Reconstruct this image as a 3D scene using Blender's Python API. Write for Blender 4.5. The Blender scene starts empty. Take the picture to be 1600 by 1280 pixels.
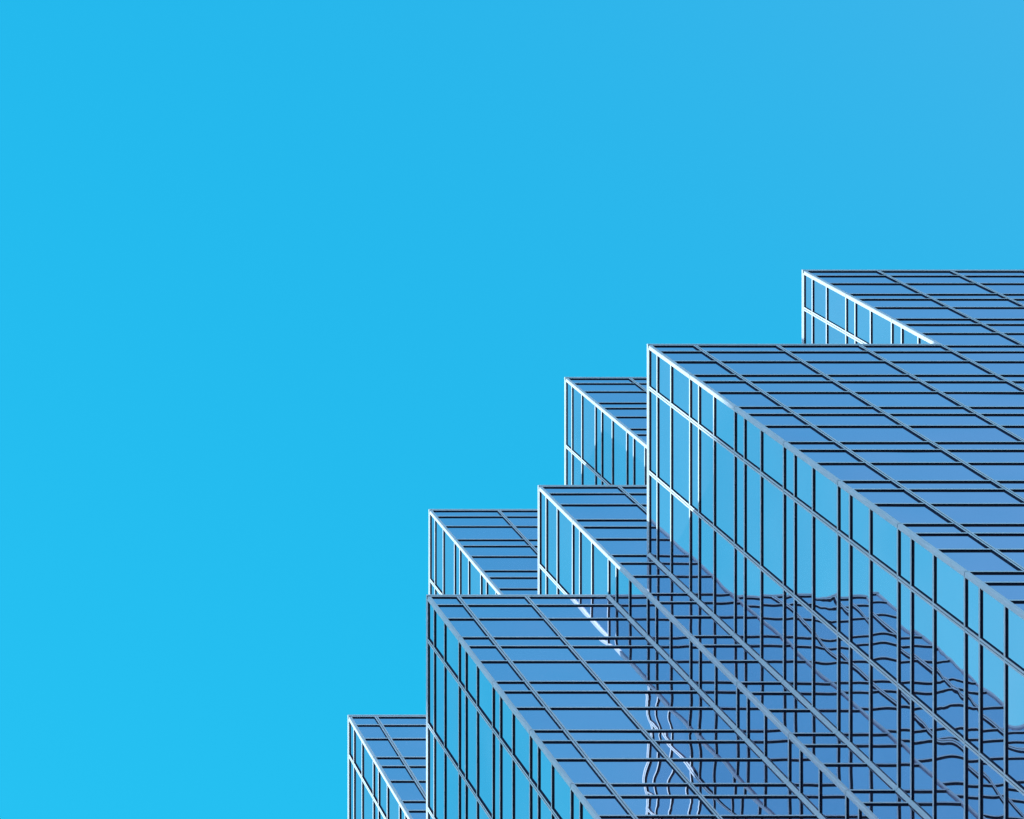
import bpy, math, random
from mathutils import Vector

random.seed(11)
sc = bpy.context.scene
COL = sc.collection

# ------------------------------------------------------------------ scale
M = 3.0            # one facade bay, metres
F = 3.9            # one storey, metres
GROUND = -1.6      # the camera (eye) is the origin

# ------------------------------------------------------------------ camera : looks straight up, lens shifted
PX, PY, FPIX = -412.0, -482.0, 3026.0 * F / M
cam = bpy.data.cameras.new("camera")
cam.sensor_fit = 'HORIZONTAL'
cam.sensor_width = 36.0
cam.lens = 36.0 * FPIX / 1600.0
cam.shift_x = (800 - PX) / 1600.0
cam.shift_y = -(640 - PY) / 1600.0
cam.clip_start = 0.1
cam.clip_end = 20000
cam_ob = bpy.data.objects.new("camera", cam)
cam_ob.rotation_euler = (math.pi, 0, 0)
COL.objects.link(cam_ob)
sc.camera = cam_ob

# ------------------------------------------------------------------ light
SUN_EL, SUN_ROT = math.radians(32.0), -math.atan2(1.0, 0.82)
sun = bpy.data.lights.new("sun", 'SUN')
sun.energy = 2.9
sun.angle = math.radians(0.53)
sun.color = (1.0, 0.96, 0.90)
sun_ob = bpy.data.objects.new("sun", sun)
sd = Vector((math.sin(SUN_ROT) * math.cos(SUN_EL), math.cos(SUN_ROT) * math.cos(SUN_EL), math.sin(SUN_EL)))
sun_ob.rotation_euler = sd.to_track_quat('Z', 'Y').to_euler()
sun_ob.location = (-60, 60, 200)
COL.objects.link(sun_ob)

w = bpy.data.worlds.new("World")
sc.world = w
w.use_nodes = True
nt = w.node_tree
N, L = nt.nodes, nt.links
bg = N['Background']


def mth(nt, op, a, b=None, c=None, clamp=False):
    n = nt.nodes.new('ShaderNodeMath')
    n.operation = op
    n.use_clamp = clamp
    for i, v in enumerate((a, b, c)):
        if v is None:
            continue
        if isinstance(v, (int, float)):
            n.inputs[i].default_value = v
        else:
            nt.links.new(v, n.inputs[i])
    return n.outputs[0]


def vmt(nt, op, a, b=None):
    n = nt.nodes.new('ShaderNodeVectorMath')
    n.operation = op
    for i, v in enumerate((a, b)):
        if v is None:
            continue
        if op == 'SCALE' and i == 1:
            if isinstance(v, (int, float)):
                n.inputs['Scale'].default_value = v
            else:
                nt.links.new(v, n.inputs['Scale'])
        elif isinstance(v, tuple):
            n.inputs[i].default_value = v
        else:
            nt.links.new(v, n.inputs[i])
    return n.outputs['Value'] if op == 'DOT_PRODUCT' else n.outputs[0]


sky = N.new('ShaderNodeTexSky')
sky.sky_type = 'NISHITA'
sky.sun_disc = False
sky.sun_elevation = SUN_EL
sky.sun_rotation = SUN_ROT
sky.air_density = 1.0
sky.dust_density = 0.2
sky.ozone_density = 1.0
sep = N.new('ShaderNodeSeparateColor')
L.new(sky.outputs[0], sep.inputs[0])
r, g, b = sep.outputs
# deep polarised blue overhead : red kept towards the horizon, and a little towards and away from the sun
ratio = mth(nt, 'DIVIDE', r, mth(nt, 'MAXIMUM', b, 0.001))
ramp = N.new('ShaderNodeMapRange')
ramp.interpolation_type = 'SMOOTHSTEP'
ramp.inputs['From Min'].default_value = 0.40
ramp.inputs['From Max'].default_value = 0.80
ramp.inputs['To Max'].default_value = 0.52
L.new(ratio, ramp.inputs['Value'])
tc = N.new('ShaderNodeTexCoord')
anti = vmt(nt, 'DOT_PRODUCT', tc.outputs['Generated'], (-math.sin(SUN_ROT), -math.cos(SUN_ROT), 0.0))
band = mth(nt, 'MULTIPLY', mth(nt, 'POWER', mth(nt, 'ABSOLUTE', mth(nt, 'ADD', anti, 0.08)), 3.0), 2.1)
band = mth(nt, 'MINIMUM', band, 0.44)
side = vmt(nt, 'DOT_PRODUCT', tc.outputs['Generated'], (-0.81, -0.59, 0.0))
band = mth(nt, 'ADD', band, mth(nt, 'MULTIPLY', mth(nt, 'MAXIMUM', side, 0.0), 0.65))
rg = mth(nt, 'ADD', mth(nt, 'ADD', ramp.outputs[0], 0.054), band)
glow = N.new('ShaderNodeMapRange')          # paler, brighter air low over the city
glow.interpolation_type = 'SMOOTHSTEP'
glow.inputs['From Min'].default_value = 0.46
glow.inputs['From Max'].default_value = 0.85
glow.inputs['To Min'].default_value = 1.0
glow.inputs['To Max'].default_value = 3.0
L.new(ratio, glow.inputs['Value'])
rr = mth(nt, 'MULTIPLY', mth(nt, 'POWER', r, 0.4), rg)
gg = mth(nt, 'MULTIPLY', mth(nt, 'POWER', g, 0.55), 1.205)
bb = mth(nt, 'MULTIPLY', mth(nt, 'POWER', b, 0.28), 1.86)
gg = mth(nt, 'MINIMUM', gg, mth(nt, 'MULTIPLY', bb, 0.80))
comb = N.new('ShaderNodeCombineColor')
L.new(rr, comb.inputs[0])
L.new(gg, comb.inputs[1])
L.new(bb, comb.inputs[2])
L.new(comb.outputs[0], bg.inputs['Color'])
L.new(mth(nt, 'MULTIPLY', glow.outputs[0], 0.15), bg.inputs['Strength'])

sc.view_settings.view_transform = 'Standard'
sc.view_settings.look = 'None'
sc.view_settings.exposure = 1.3
sc.view_settings.gamma = 1.0

# ------------------------------------------------------------------ materials


def new_mat(name):
    m = bpy.data.materials.new(name)
    m.use_nodes = True
    return m, m.node_tree, m.node_tree.nodes['Principled BSDF']


def frame_material():
    m, nt, p = new_mat("painted_aluminium")
    geo = nt.nodes.new('ShaderNodeNewGeometry')
    nz = nt.nodes.new('ShaderNodeTexNoise')
    nz.inputs['Scale'].default_value = 0.9
    nz.inputs['Detail'].default_value = 6
    nt.links.new(geo.outputs['Position'], nz.inputs['Vector'])
    cr = nt.nodes.new('ShaderNodeValToRGB')
    cr.color_ramp.elements[0].position = 0.3
    cr.color_ramp.elements[0].color = (0.46, 0.61, 0.71, 1)
    cr.color_ramp.elements[1].position = 0.75
    cr.color_ramp.elements[1].color = (0.54, 0.69, 0.78, 1)
    nt.links.new(nz.outputs['Fac'], cr.inputs[0])
    nt.links.new(cr.outputs[0], p.inputs['Base Color'])
    p.inputs['Roughness'].default_value = 0.42
    return m


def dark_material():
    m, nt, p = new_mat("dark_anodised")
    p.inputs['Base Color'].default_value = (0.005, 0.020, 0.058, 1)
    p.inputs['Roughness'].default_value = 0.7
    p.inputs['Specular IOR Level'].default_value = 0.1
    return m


def glass_material():
    m = bpy.data.materials.new("blue_mirror_glass")
    m.use_nodes = True
    nt = m.node_tree
    nt.nodes.clear()
    out = nt.nodes.new('ShaderNodeOutputMaterial')
    geo = nt.nodes.new('ShaderNodeNewGeometry')
    rnd = nt.nodes.new('ShaderNodeAttribute')
    rnd.attribute_name = "pane_random"
    cen = nt.nodes.new('ShaderNodeAttribute')
    cen.attribute_name = "pane_centre"
    # slow waviness of heat-treated glass, different in every pane
    seed = vmt(nt, 'ADD', geo.outputs['Position'], vmt(nt, 'SCALE', rnd.outputs['Vector'], 37.0))
    rx = nt.nodes.new('ShaderNodeSeparateXYZ')
    nt.links.new(rnd.outputs['Vector'], rx.inputs[0])
    amp = mth(nt, 'MULTIPLY', mth(nt, 'ADD', mth(nt, 'MULTIPLY', mth(nt, 'POWER', rx.outputs[1], 2.0), 1.6), 0.5), WAVE)
    nz = nt.nodes.new('ShaderNodeTexNoise')
    nz.inputs['Scale'].default_value = WAVE_SCALE
    nz.inputs['Detail'].default_value = 0.3
    nz.inputs['Roughness'].default_value = 0.35
    nt.links.new(seed, nz.inputs['Vector'])
    wob = vmt(nt, 'SCALE', vmt(nt, 'SUBTRACT', nz.outputs['Color'], (0.5, 0.5, 0.5)), amp)
    # roller ripple, only in some of the panes
    rp = nt.nodes.new('ShaderNodeTexNoise')
    rp.inputs['Scale'].default_value = 3.2
    rp.inputs['Detail'].default_value = 0.5
    nt.links.new(seed, rp.inputs['Vector'])
    ram = mth(nt, 'MULTIPLY', mth(nt, 'MAXIMUM', mth(nt, 'SUBTRACT', rx.outputs[2], 0.72), 0.0), 0.03)
    wob = vmt(nt, 'ADD', wob, vmt(nt, 'SCALE', vmt(nt, 'SUBTRACT', rp.outputs['Color'], (0.5, 0.5, 0.5)), ram))
    tilt = vmt(nt, 'SCALE', vmt(nt, 'SUBTRACT', rnd.outputs['Vector'], (0.5, 0.5, 0.5)), TILT)
    pil = vmt(nt, 'SCALE', vmt(nt, 'SUBTRACT', geo.outputs['Position'], cen.outputs['Vector']),
              mth(nt, 'MULTIPLY', mth(nt, 'SUBTRACT', rx.outputs[0], 0.35), PILLOW))
    nrm = vmt(nt, 'NORMALIZE', vmt(nt, 'ADD', vmt(nt, 'ADD', geo.outputs['Normal'], wob), vmt(nt, 'ADD', tilt, pil)))
    gl = nt.nodes.new('ShaderNodeBsdfGlossy')
    gl.inputs['Roughness'].default_value = 0.0
    # uneven metal coating : each pane a touch lighter or darker, with soft clouds
    cn = nt.nodes.new('ShaderNodeTexNoise')
    cn.inputs['Scale'].default_value = 0.35
    cn.inputs['Detail'].default_value = 3
    nt.links.new(seed, cn.inputs['Vector'])
    k = mth(nt, 'ADD', mth(nt, 'MULTIPLY', rx.outputs[2], 0.09), mth(nt, 'MULTIPLY', cn.outputs['Fac'], 0.14))
    cb = nt.nodes.new('ShaderNodeMix')
    cb.data_type = 'RGBA'
    cb.inputs['A'].default_value = (0.70, 0.69, 0.82, 1)
    cb.inputs['B'].default_value = (1.05, 1.12, 1.18, 1)
    nt.links.new(k, cb.inputs['Factor'])
    nt.links.new(cb.outputs['Result'], gl.inputs['Color'])
    nt.links.new(nrm, gl.inputs['Normal'])
    # thin film of city dust and what shows of the rooms behind
    df = nt.nodes.new('ShaderNodeBsdfDiffuse')
    dn = nt.nodes.new('ShaderNodeTexNoise')
    dn.inputs['Scale'].default_value = 0.5
    dn.inputs['Detail'].default_value = 5
    nt.links.new(geo.outputs['Position'], dn.inputs['Vector'])
    cr = nt.nodes.new('ShaderNodeValToRGB')
    cr.color_ramp.elements[0].color = (0.13, 0.14, 0.20, 1)
    cr.color_ramp.elements[1].color = (0.20, 0.21, 0.27, 1)
    nt.links.new(dn.outputs['Fac'], cr.inputs[0])
    nt.links.new(cr.outputs[0], df.inputs['Color'])
    mx = nt.nodes.new('ShaderNodeMixShader')
    mx.inputs[0].default_value = 0.08
    nt.links.new(gl.outputs[0], mx.inputs[1])
    nt.links.new(df.outputs[0], mx.inputs[2])
    nt.links.new(mx.outputs[0], out.inputs['Surface'])
    return m


WAVE_SCALE, WAVE, TILT, PILLOW = 0.50, 0.035, 0.0028, 0.008
FRAME = frame_material()
DARK = dark_material()
GLASS = glass_material()


def concrete_material(name, c0, c1, scale):
    m, nt, p = new_mat(name)
    geo = nt.nodes.new('ShaderNodeNewGeometry')
    nz = nt.nodes.new('ShaderNodeTexNoise')
    nz.inputs['Scale'].default_value = scale
    nz.inputs['Detail'].default_value = 8
    nt.links.new(geo.outputs['Position'], nz.inputs['Vector'])
    cr = nt.nodes.new('ShaderNodeValToRGB')
    cr.color_ramp.elements[0].color = (*c0, 1)
    cr.color_ramp.elements[1].color = (*c1, 1)
    nt.links.new(nz.outputs['Fac'], cr.inputs[0])
    nt.links.new(cr.outputs[0], p.inputs['Base Color'])
    p.inputs['Roughness'].default_value = 0.85
    return m


GROUND_MAT = concrete_material("asphalt", (0.04, 0.04, 0.042), (0.075, 0.073, 0.07), 0.3)
ROOF_MAT = concrete_material("roof_gravel", (0.16, 0.155, 0.15), (0.28, 0.27, 0.26), 2.0)
STONE_MAT = concrete_material("limestone", (0.28, 0.26, 0.23), (0.38, 0.36, 0.32), 0.4)

# ------------------------------------------------------------------ mesh builder
BOXF = ((0, 1, 3, 2), (4, 6, 7, 5), (0, 4, 5, 1), (2, 3, 7, 6), (0, 2, 6, 4), (1, 5, 7, 3))


class MB:
    def __init__(self):
        self.v, self.f, self.rand, self.cen, self.mi = [], [], [], [], {}

    def box(self, x0, x1, y0, y1, z0, z1, rand=None, cen=None):
        n = len(self.v)
        for x in (x0, x1):
            for y in (y0, y1):
                for z in (z0, z1):
                    self.v.append((x, y, z))
        self.f += [tuple(n + i for i in q) for q in BOXF]
        if rand:
            self.rand += [rand] * 8
            self.cen += [cen] * 8

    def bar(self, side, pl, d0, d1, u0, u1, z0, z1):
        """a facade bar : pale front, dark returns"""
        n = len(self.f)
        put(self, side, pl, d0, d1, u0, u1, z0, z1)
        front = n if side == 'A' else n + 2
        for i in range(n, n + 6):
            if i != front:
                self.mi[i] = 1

    def prism(self, poly, z0, z1):
        n, k = len(self.v), len(poly)
        self.v += [(x, y, z0) for x, y in poly] + [(x, y, z1) for x, y in poly]
        self.f += [(n + i, n + (i + 1) % k, n + k + (i + 1) % k, n + k + i) for i in range(k)]
        self.f += [tuple(n + i for i in reversed(range(k))), tuple(n + k + i for i in range(k))]

    def build(self, name, mat, parent=None, smooth=False):
        me = bpy.data.meshes.new(name)
        me.from_pydata(self.v, [], self.f)
        me.materials.append(mat)
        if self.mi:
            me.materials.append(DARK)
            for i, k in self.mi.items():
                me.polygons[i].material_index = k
        if self.rand:
            a = me.attributes.new("pane_random", 'FLOAT_VECTOR', 'POINT')
            a.data.foreach_set("vector", [c for t in self.rand for c in t])
            a = me.attributes.new("pane_centre", 'FLOAT_VECTOR', 'POINT')
            a.data.foreach_set("vector", [c for t in self.cen for c in t])
        import bmesh
        bm = bmesh.new()
        bm.from_mesh(me)
        bmesh.ops.recalc_face_normals(bm, faces=bm.faces)
        bm.to_mesh(me)
        bm.free()
        ob = bpy.data.objects.new(name, me)
        COL.objects.link(ob)
        if parent:
            ob.parent = parent
        return ob


def tag(o, label=None, cat=None, group=None, kind=None):
    for k, v in (("label", label), ("category", cat), ("group", group), ("kind", kind)):
        if v:
            o[k] = v
    return o


# ------------------------------------------------------------------ setting : ground
gm = MB()
gm.v = [(-4000, -4000, GROUND), (4000, -4000, GROUND), (4000, 4000, GROUND), (-4000, 4000, GROUND)]
gm.f = [(0, 1, 2, 3)]
tag(gm.build("ground", GROUND_MAT), "dark asphalt street at the foot of the tower", "ground", kind="structure")

# ------------------------------------------------------------------ the tower : seven stepped blocks (bays, storeys)
ZL = 23.33                                  # level of the lowest roof line
X2, Y2, X4, Y4, X6, Y6 = 8.345, 10.92, 10.52, 10.417, 11.01, 7.893
X7, Y1, X5, Y3 = 14.53, 13.955, 12.58, 12.42
END = 26.0
# name -> (corner x, corner y, top)
BLOCKS = {1: (X2, Y1, ZL + 3), 2: (X2, Y2, ZL), 3: (X4, Y3, ZL + 6), 4: (X4, Y4, ZL + 2),
          5: (X5, Y4, ZL + 6), 6: (X6, Y6, ZL), 7: (X7, Y6, ZL + 3)}
GX = [11.55 + 0.994 * k for k in range(15)]
GXB = [8.70, 9.52]
GY = [8.393 + 1.0132 * k for k in range(18)]
ZB = GROUND / F
# face : block, side, plane, from, to, bottom, top, grid, start kind, end kind   (c convex, k concave, o open)
FACES = [
    (6, 'A', X6, Y6, Y4, ZB, ZL, GY, 'c', 'k'),
    (6, 'B', Y6, X6, END, ZB, ZL, GX, 'c', 'o'),
    (7, 'A', X7, Y6, Y4, ZL, ZL + 3, GY, 'c', 'k'),
    (7, 'B', Y6, X7, END, ZL, ZL + 3, GX, 'c', 'o'),
    (4, 'A', X4, Y4, Y2, ZB, ZL, GY, 'c', 'k'),
    (4, 'A', X4, Y4, END, ZL, ZL + 2, GY, 'c', 'o'),
    (3, 'A', X4, Y3, END, ZL + 2, ZL + 6, GY, 'c', 'o'),
    (4, 'B', Y4, X4, X6, ZB, ZL, GX, 'c', 'k'),
    (4, 'B', Y4, X4, END, ZL, ZL + 2, GX, 'c', 'o'),
    (5, 'B', Y4, X5, END, ZL + 2, ZL + 6, GX, 'c', 'o'),
    (5, 'A', X5, Y4, Y3, ZL + 2, ZL + 6, GY, 'c', 'k'),
    (3, 'B', Y3, X4, X5, ZL + 2, ZL + 6, GX, 'c', 'k'),
    (2, 'A', X2, Y2, END, ZB, ZL, GY, 'c', 'o'),
    (1, 'A', X2, Y1, END, ZL, ZL + 3, GY, 'c', 'o'),
    (1, 'B', Y1, X2, X4, ZL, ZL + 3, GXB, 'c', 'k'),
    (2, 'B', Y2, X2, X4, ZB, ZL, GXB, 'c', 'k'),
]
BANDS = (0.0, 0.208, 0.548)

# sizes in metres
T_H, T_D = 0.082, 0.043        # transom
U_W, U_D = 0.15, 0.049        # mullion
C_W, C_B, C_D = 0.11, 0.07, 0.052        # corner trim
K_W = 0.13                    # concave corner trim
COP_H, COP_D = 0.10, 0.055     # coping

tower = bpy.data.objects.new("glass_tower", None)
tower.location = (X2 * M, Y6 * M, GROUND)
COL.objects.link(tower)
tag(tower, "tall office tower of blue mirrored glass with pale metal grid and stepped setback corners", "building")
bpy.context.view_layer.update()
inv = tower.matrix_world.inverted()

parts = {}
BLK_LABEL = {
    1: "upper setback behind the nearest low block, farthest to the lower left",
    2: "low block with its whole left face in shade",
    3: "high narrow setback behind the middle corner block",
    4: "middle corner block between the two low blocks",
    5: "high setback rising behind the middle corner block beside the widest block",
    6: "widest block, its left face mirroring the neighbouring blocks",
    7: "topmost setback rising from the widest block",
}


def core(bk):
    x, y, top = BLOCKS[bk]
    g = 0.06
    low = {1: ZL - .2, 7: ZL - .2, 3: ZL + 1.8, 5: ZL + 1.8}.get(bk, ZB)
    m = MB()
    m.box(x * M + g, (END - 0.01 * bk) * M, y * M + g, (END - 0.012 * bk) * M, low * F + 0.004 * bk, top * F - 0.02 - 0.003 * bk)
    o = m.build("setback_block", ROOF_MAT, tower)
    o.matrix_parent_inverse = inv
    o["label"] = BLK_LABEL[bk]
    parts[bk] = o


for bk in BLOCKS:
    core(bk)


def child(o, bk):
    o.parent = parts[bk] if bk else tower
    o.matrix_parent_inverse = inv if not bk else parts[bk].matrix_world.inverted()
    return o


bpy.context.view_layer.update()


def proj(x, y, z):
    return PX + FPIX * x / z, PY + FPIX * y / z


def hidden(p, eps=0.25):
    """is the straight line from the lens to p cut by a block of the tower"""
    for (x, y, top) in BLOCKS.values():
        lo, hi = (x * M + 0.1, y * M + 0.1, ZB * F), (END * M, END * M, top * F - 0.1)
        t0, t1 = 0.0, 1.0 - eps / max(p[2], 1)
        for a in range(3):
            if abs(p[a]) < 1e-9:
                continue
            u, v = sorted((lo[a] / p[a], hi[a] / p[a]))
            t0, t1 = max(t0, u), min(t1, v)
        if t0 < t1:
            return True
    return False


def seen_area(side, pl, u0, u1, z0, z1):
    """picture area a rectangle of a facade shows, in pixels of the photograph"""
    if z1 < 8 * F:
        return 0.0
    n, hit = 6, 0
    nu = max(3, int((u1 - u0) / 1.5))
    for i in range(nu):
        for j in range(4):
            u = u0 + (u1 - u0) * (i + .5) / nu
            z = z0 + (z1 - z0) * (j + .5) / 4
            p = (pl - .02, u, z) if side == 'A' else (u, pl - .02, z)
            px, py = proj(*p)
            if 0 < px < 1600 and 0 < py < 1280 and not hidden(p):
                hit += 1
    if not hit:
        return 0.0
    zm = (z0 + z1) / 2
    a = FPIX / zm
    area = (u1 - u0) * a * abs(pl * FPIX / z0 - pl * FPIX / max(z1, z0 + .01))
    return area * hit / (nu * 4)


def put(m, side, pl, d0, d1, u0, u1, z0, z1, **kw):
    if side == 'A':
        m.box(pl + d0, pl + d1, u0, u1, z0, z1, **kw)
    else:
        m.box(u0, u1, pl + d0, pl + d1, z0, z1, **kw)


pane_jobs, bar_jobs = [], []
bars_top = {}
for fi, (bk, side, pl_, a_, b_, zb_, zt_, grid, k0, k1) in enumerate(FACES):
    pl, a, b = pl_ * M, a_ * M, b_ * M
    zb, zt = zb_ * F, zt_ * F
    ends = [a] + [q * M for q in grid if a + 0.12 * M < q * M < b - 0.12 * M] + [b]
    levels = []
    n = 0
    while True:
        done = False
        for q in BANDS:
            z = (zt_ - n - q) * F
            if z < zb + 0.4:
                done = True
                break
            levels.append((z, n, q))
        if done:
            break
        n += 1
    zs = [z for z, _, _ in levels] + [zb]
    # glass
    for (z1, z0) in zip(zs[:-1], zs[1:]):
        for (u0, u1) in zip(ends[:-1], ends[1:]):
            pane_jobs.append((seen_area(side, pl, u0, u1, z0, z1), bk, side, pl, u0 + .003, u1 - .003, z0 + .003, z1 - .003))
    # transoms
    ua = a + (C_W * 0.55 if k0 == 'c' else 0)
    ub = b - (K_W if k1 == 'k' else 0)
    for (z, n, q) in levels:
        bar_jobs.append((seen_area(side, pl, ua, ub, z, z + T_H), bk, side, pl, ua, ub, z, z + T_H))
    # mullions : twin caps with a sunk joint, jointed at every storey
    for u in ends[1:-1]:
        m = MB()
        zz = zt + 0.0
        while zz > zb + 0.1:
            lo = max(zb, zz - F)
            h = U_W / 2
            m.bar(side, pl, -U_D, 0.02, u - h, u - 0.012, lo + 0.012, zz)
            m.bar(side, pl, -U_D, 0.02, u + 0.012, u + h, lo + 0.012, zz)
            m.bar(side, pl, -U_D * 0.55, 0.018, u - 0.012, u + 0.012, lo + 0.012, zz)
            zz -= F
        bv = m.build("mullion", FRAME)
        child(bv, bk)

NKEEP = 100
pane_jobs.sort(key=lambda t: -t[0])
rest = MB()
for i, (ar, bk, side, pl, u0, u1, z0, z1) in enumerate(pane_jobs):
    rnd = (random.random(), random.random(), random.random())
    c = (pl, (u0 + u1) / 2, (z0 + z1) / 2) if side == 'A' else ((u0 + u1) / 2, pl, (z0 + z1) / 2)
    m = MB() if i < NKEEP else rest
    put(m, side, pl, 0.0, 0.014, u0, u1, z0, z1, rand=rnd, cen=c)
    if i < NKEEP:
        child(m.build("window_pane", GLASS), bk)
tag(child(rest.build("glazing", GLASS), None), kind="stuff")

bar_jobs.sort(key=lambda t: -t[0])
rest = MB()
for i, (ar, bk, side, pl, u0, u1, z0, z1) in enumerate(bar_jobs):
    m = MB() if i < NKEEP else rest
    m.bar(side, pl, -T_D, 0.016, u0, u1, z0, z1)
    if i < NKEEP:
        child(m.build("transom", FRAME), bk)
tag(child(rest.build("framing", FRAME), None), kind="stuff")

# ------------------------------------------------------------------ corner trims and copings


def corner_poly(x, y):
    """rounded metal cover round an outward corner (outside is -x and -y)"""
    d, wd, wb, r = C_D, C_W, C_B, 0.045
    pts = [(x + wb, y + 0.01), (x + wb, y - d + 0.008), (x + wb - 0.008, y - d)]
    cx, cy = x - d + r, y - d + r
    for i in range(9):
        t = math.radians(270 - 90 * i / 8)
        pts.append((cx + r * math.cos(t), cy + r * math.sin(t)))
    pts += [(x - d, y + wd - 0.008), (x - d + 0.008, y + wd), (x + 0.01, y + wd), (x + 0.01, y + 0.01)]
    return pts


CONVEX = [(1, X2, Y1, ZL, ZL + 3), (2, X2, Y2, ZB, ZL), (3, X4, Y3, ZL + 2, ZL + 6), (4, X4, Y4, ZB, ZL + 2),
          (5, X5, Y4, ZL + 2, ZL + 6), (6, X6, Y6, ZB, ZL), (7, X7, Y6, ZL, ZL + 3)]
for bk, x, y, z0, z1 in CONVEX:
    m = MB()
    zz = z1
    while zz > z0 + .05:
        lo = max(z0, zz - 1)
        m.prism(corner_poly(x * M, y * M), lo * F + 0.03, zz * F)
        zz -= 1
    o = child(m.build("corner_trim", FRAME), bk)
    for p in o.data.polygons:
        p.use_smooth = len(p.vertices) == 4
    o.data.set_sharp_from_angle(angle=math.radians(30))

CONCAVE = [(6, X6, Y4, ZB, ZL), (2, X4, Y2, ZB, ZL), (7, X7, Y4, ZL, ZL + 3), (1, X4, Y1, ZL, ZL + 3),
           (5, X5, Y3, ZL + 2, ZL + 6)]
for bk, x, y, z0, z1 in CONCAVE:
    m = MB()
    zz = z1
    X, Y, k = x * M, y * M, K_W
    while zz > z0 + .05:
        lo = max(z0, zz - 1)
        m.prism([(X - k, Y - 0.03), (X - 0.03, Y - k), (X - 0.03, Y - 0.03)], lo * F + 0.012, zz * F)
        zz -= 1
    child(m.build("inner_corner_trim", FRAME), bk)

# copings : (block, side, plane, from, to, level)
COPING = [(6, 'A', X6, Y6, Y4, ZL), (6, 'B', Y6, X6, X7, ZL),
          (7, 'A', X7, Y6, Y4, ZL + 3), (7, 'B', Y6, X7, END, ZL + 3),
          (4, 'A', X4, Y4, Y3, ZL + 2), (4, 'B', Y4, X4, X5, ZL + 2),
          (5, 'A', X5, Y4, Y3, ZL + 6), (5, 'B', Y4, X5, END, ZL + 6),
          (3, 'A', X4, Y3, END, ZL + 6), (3, 'B', Y3, X4, X5, ZL + 6),
          (2, 'A', X2, Y2, Y1, ZL), (2, 'B', Y2, X2, X4, ZL),
          (1, 'A', X2, Y1, END, ZL + 3), (1, 'B', Y1, X2, X4, ZL + 3)]
for bk, side, pl_, a_, b_, z_ in COPING:
    m = MB()
    pl, a, b, z = pl_ * M, a_ * M, b_ * M, z_ * F + T_H + 0.008
    # the left-hand run takes the corner, the other butts against it
    s = a - COP_D if side == 'A' else a - COP_D + 0.302
    if side == 'A':
        put(m, side, pl, -COP_D, 0.3, s, b - 0.002, z, z + COP_H)
    else:
        put(m, side, pl, -COP_D, 0.3, a + 0.302, b - 0.002, z, z + COP_H)
    child(m.build("coping", FRAME), bk)

# ------------------------------------------------------------------ the office block across the street that shades the low block
nb = bpy.data.objects.new("office_building", None)
DX = 30.0
KX, KZ = 0.82 * DX, 0.63 * DX
nx = X2 - DX
nb.location = (nx * M, (12 + KX) * M, GROUND)
COL.objects.link(nb)
tag(nb, "pale stone office building across the street that shades the tower, beyond the picture", "building")
bpy.context.view_layer.update()
ninv = nb.matrix_world.inverted()


def nchild(o):
    o.parent = nb
    o.matrix_parent_inverse = ninv
    return o


x0, x1 = (nx - 8) * M, nx * M
m = MB()
m.box(x0, x1, (4 + KX) * M, (12.48 + KX) * M, GROUND, (22.87 + KZ) * F)
m.box(x0, x1 - .01, (12.48 + KX) * M + .01, (24 + KX) * M, GROUND, (22.85 + KZ) * F)
nchild(m.build("wall", STONE_MAT))
m = MB()
m.box(x0 + 4, x1 - .3, (10.75 + KX) * M, (12.48 + KX) * M, (22.87 + KZ) * F + .01, (23.40 + KZ) * F)
nchild(m.build("roof_plant_room", ROOF_MAT))
m = MB()
zz = GROUND + 3
while zz < (22 + KZ) * F:
    y = (4 + KX) * M + 1.2
    while y < (24 + KX) * M - 2:
        m.box(x1 - .02, x1 + .03, y, y + 1.6, zz, zz + 1.9)
        y += 3.1
    zz += F
tag(nchild(m.build("window", DARK)), kind="stuff")
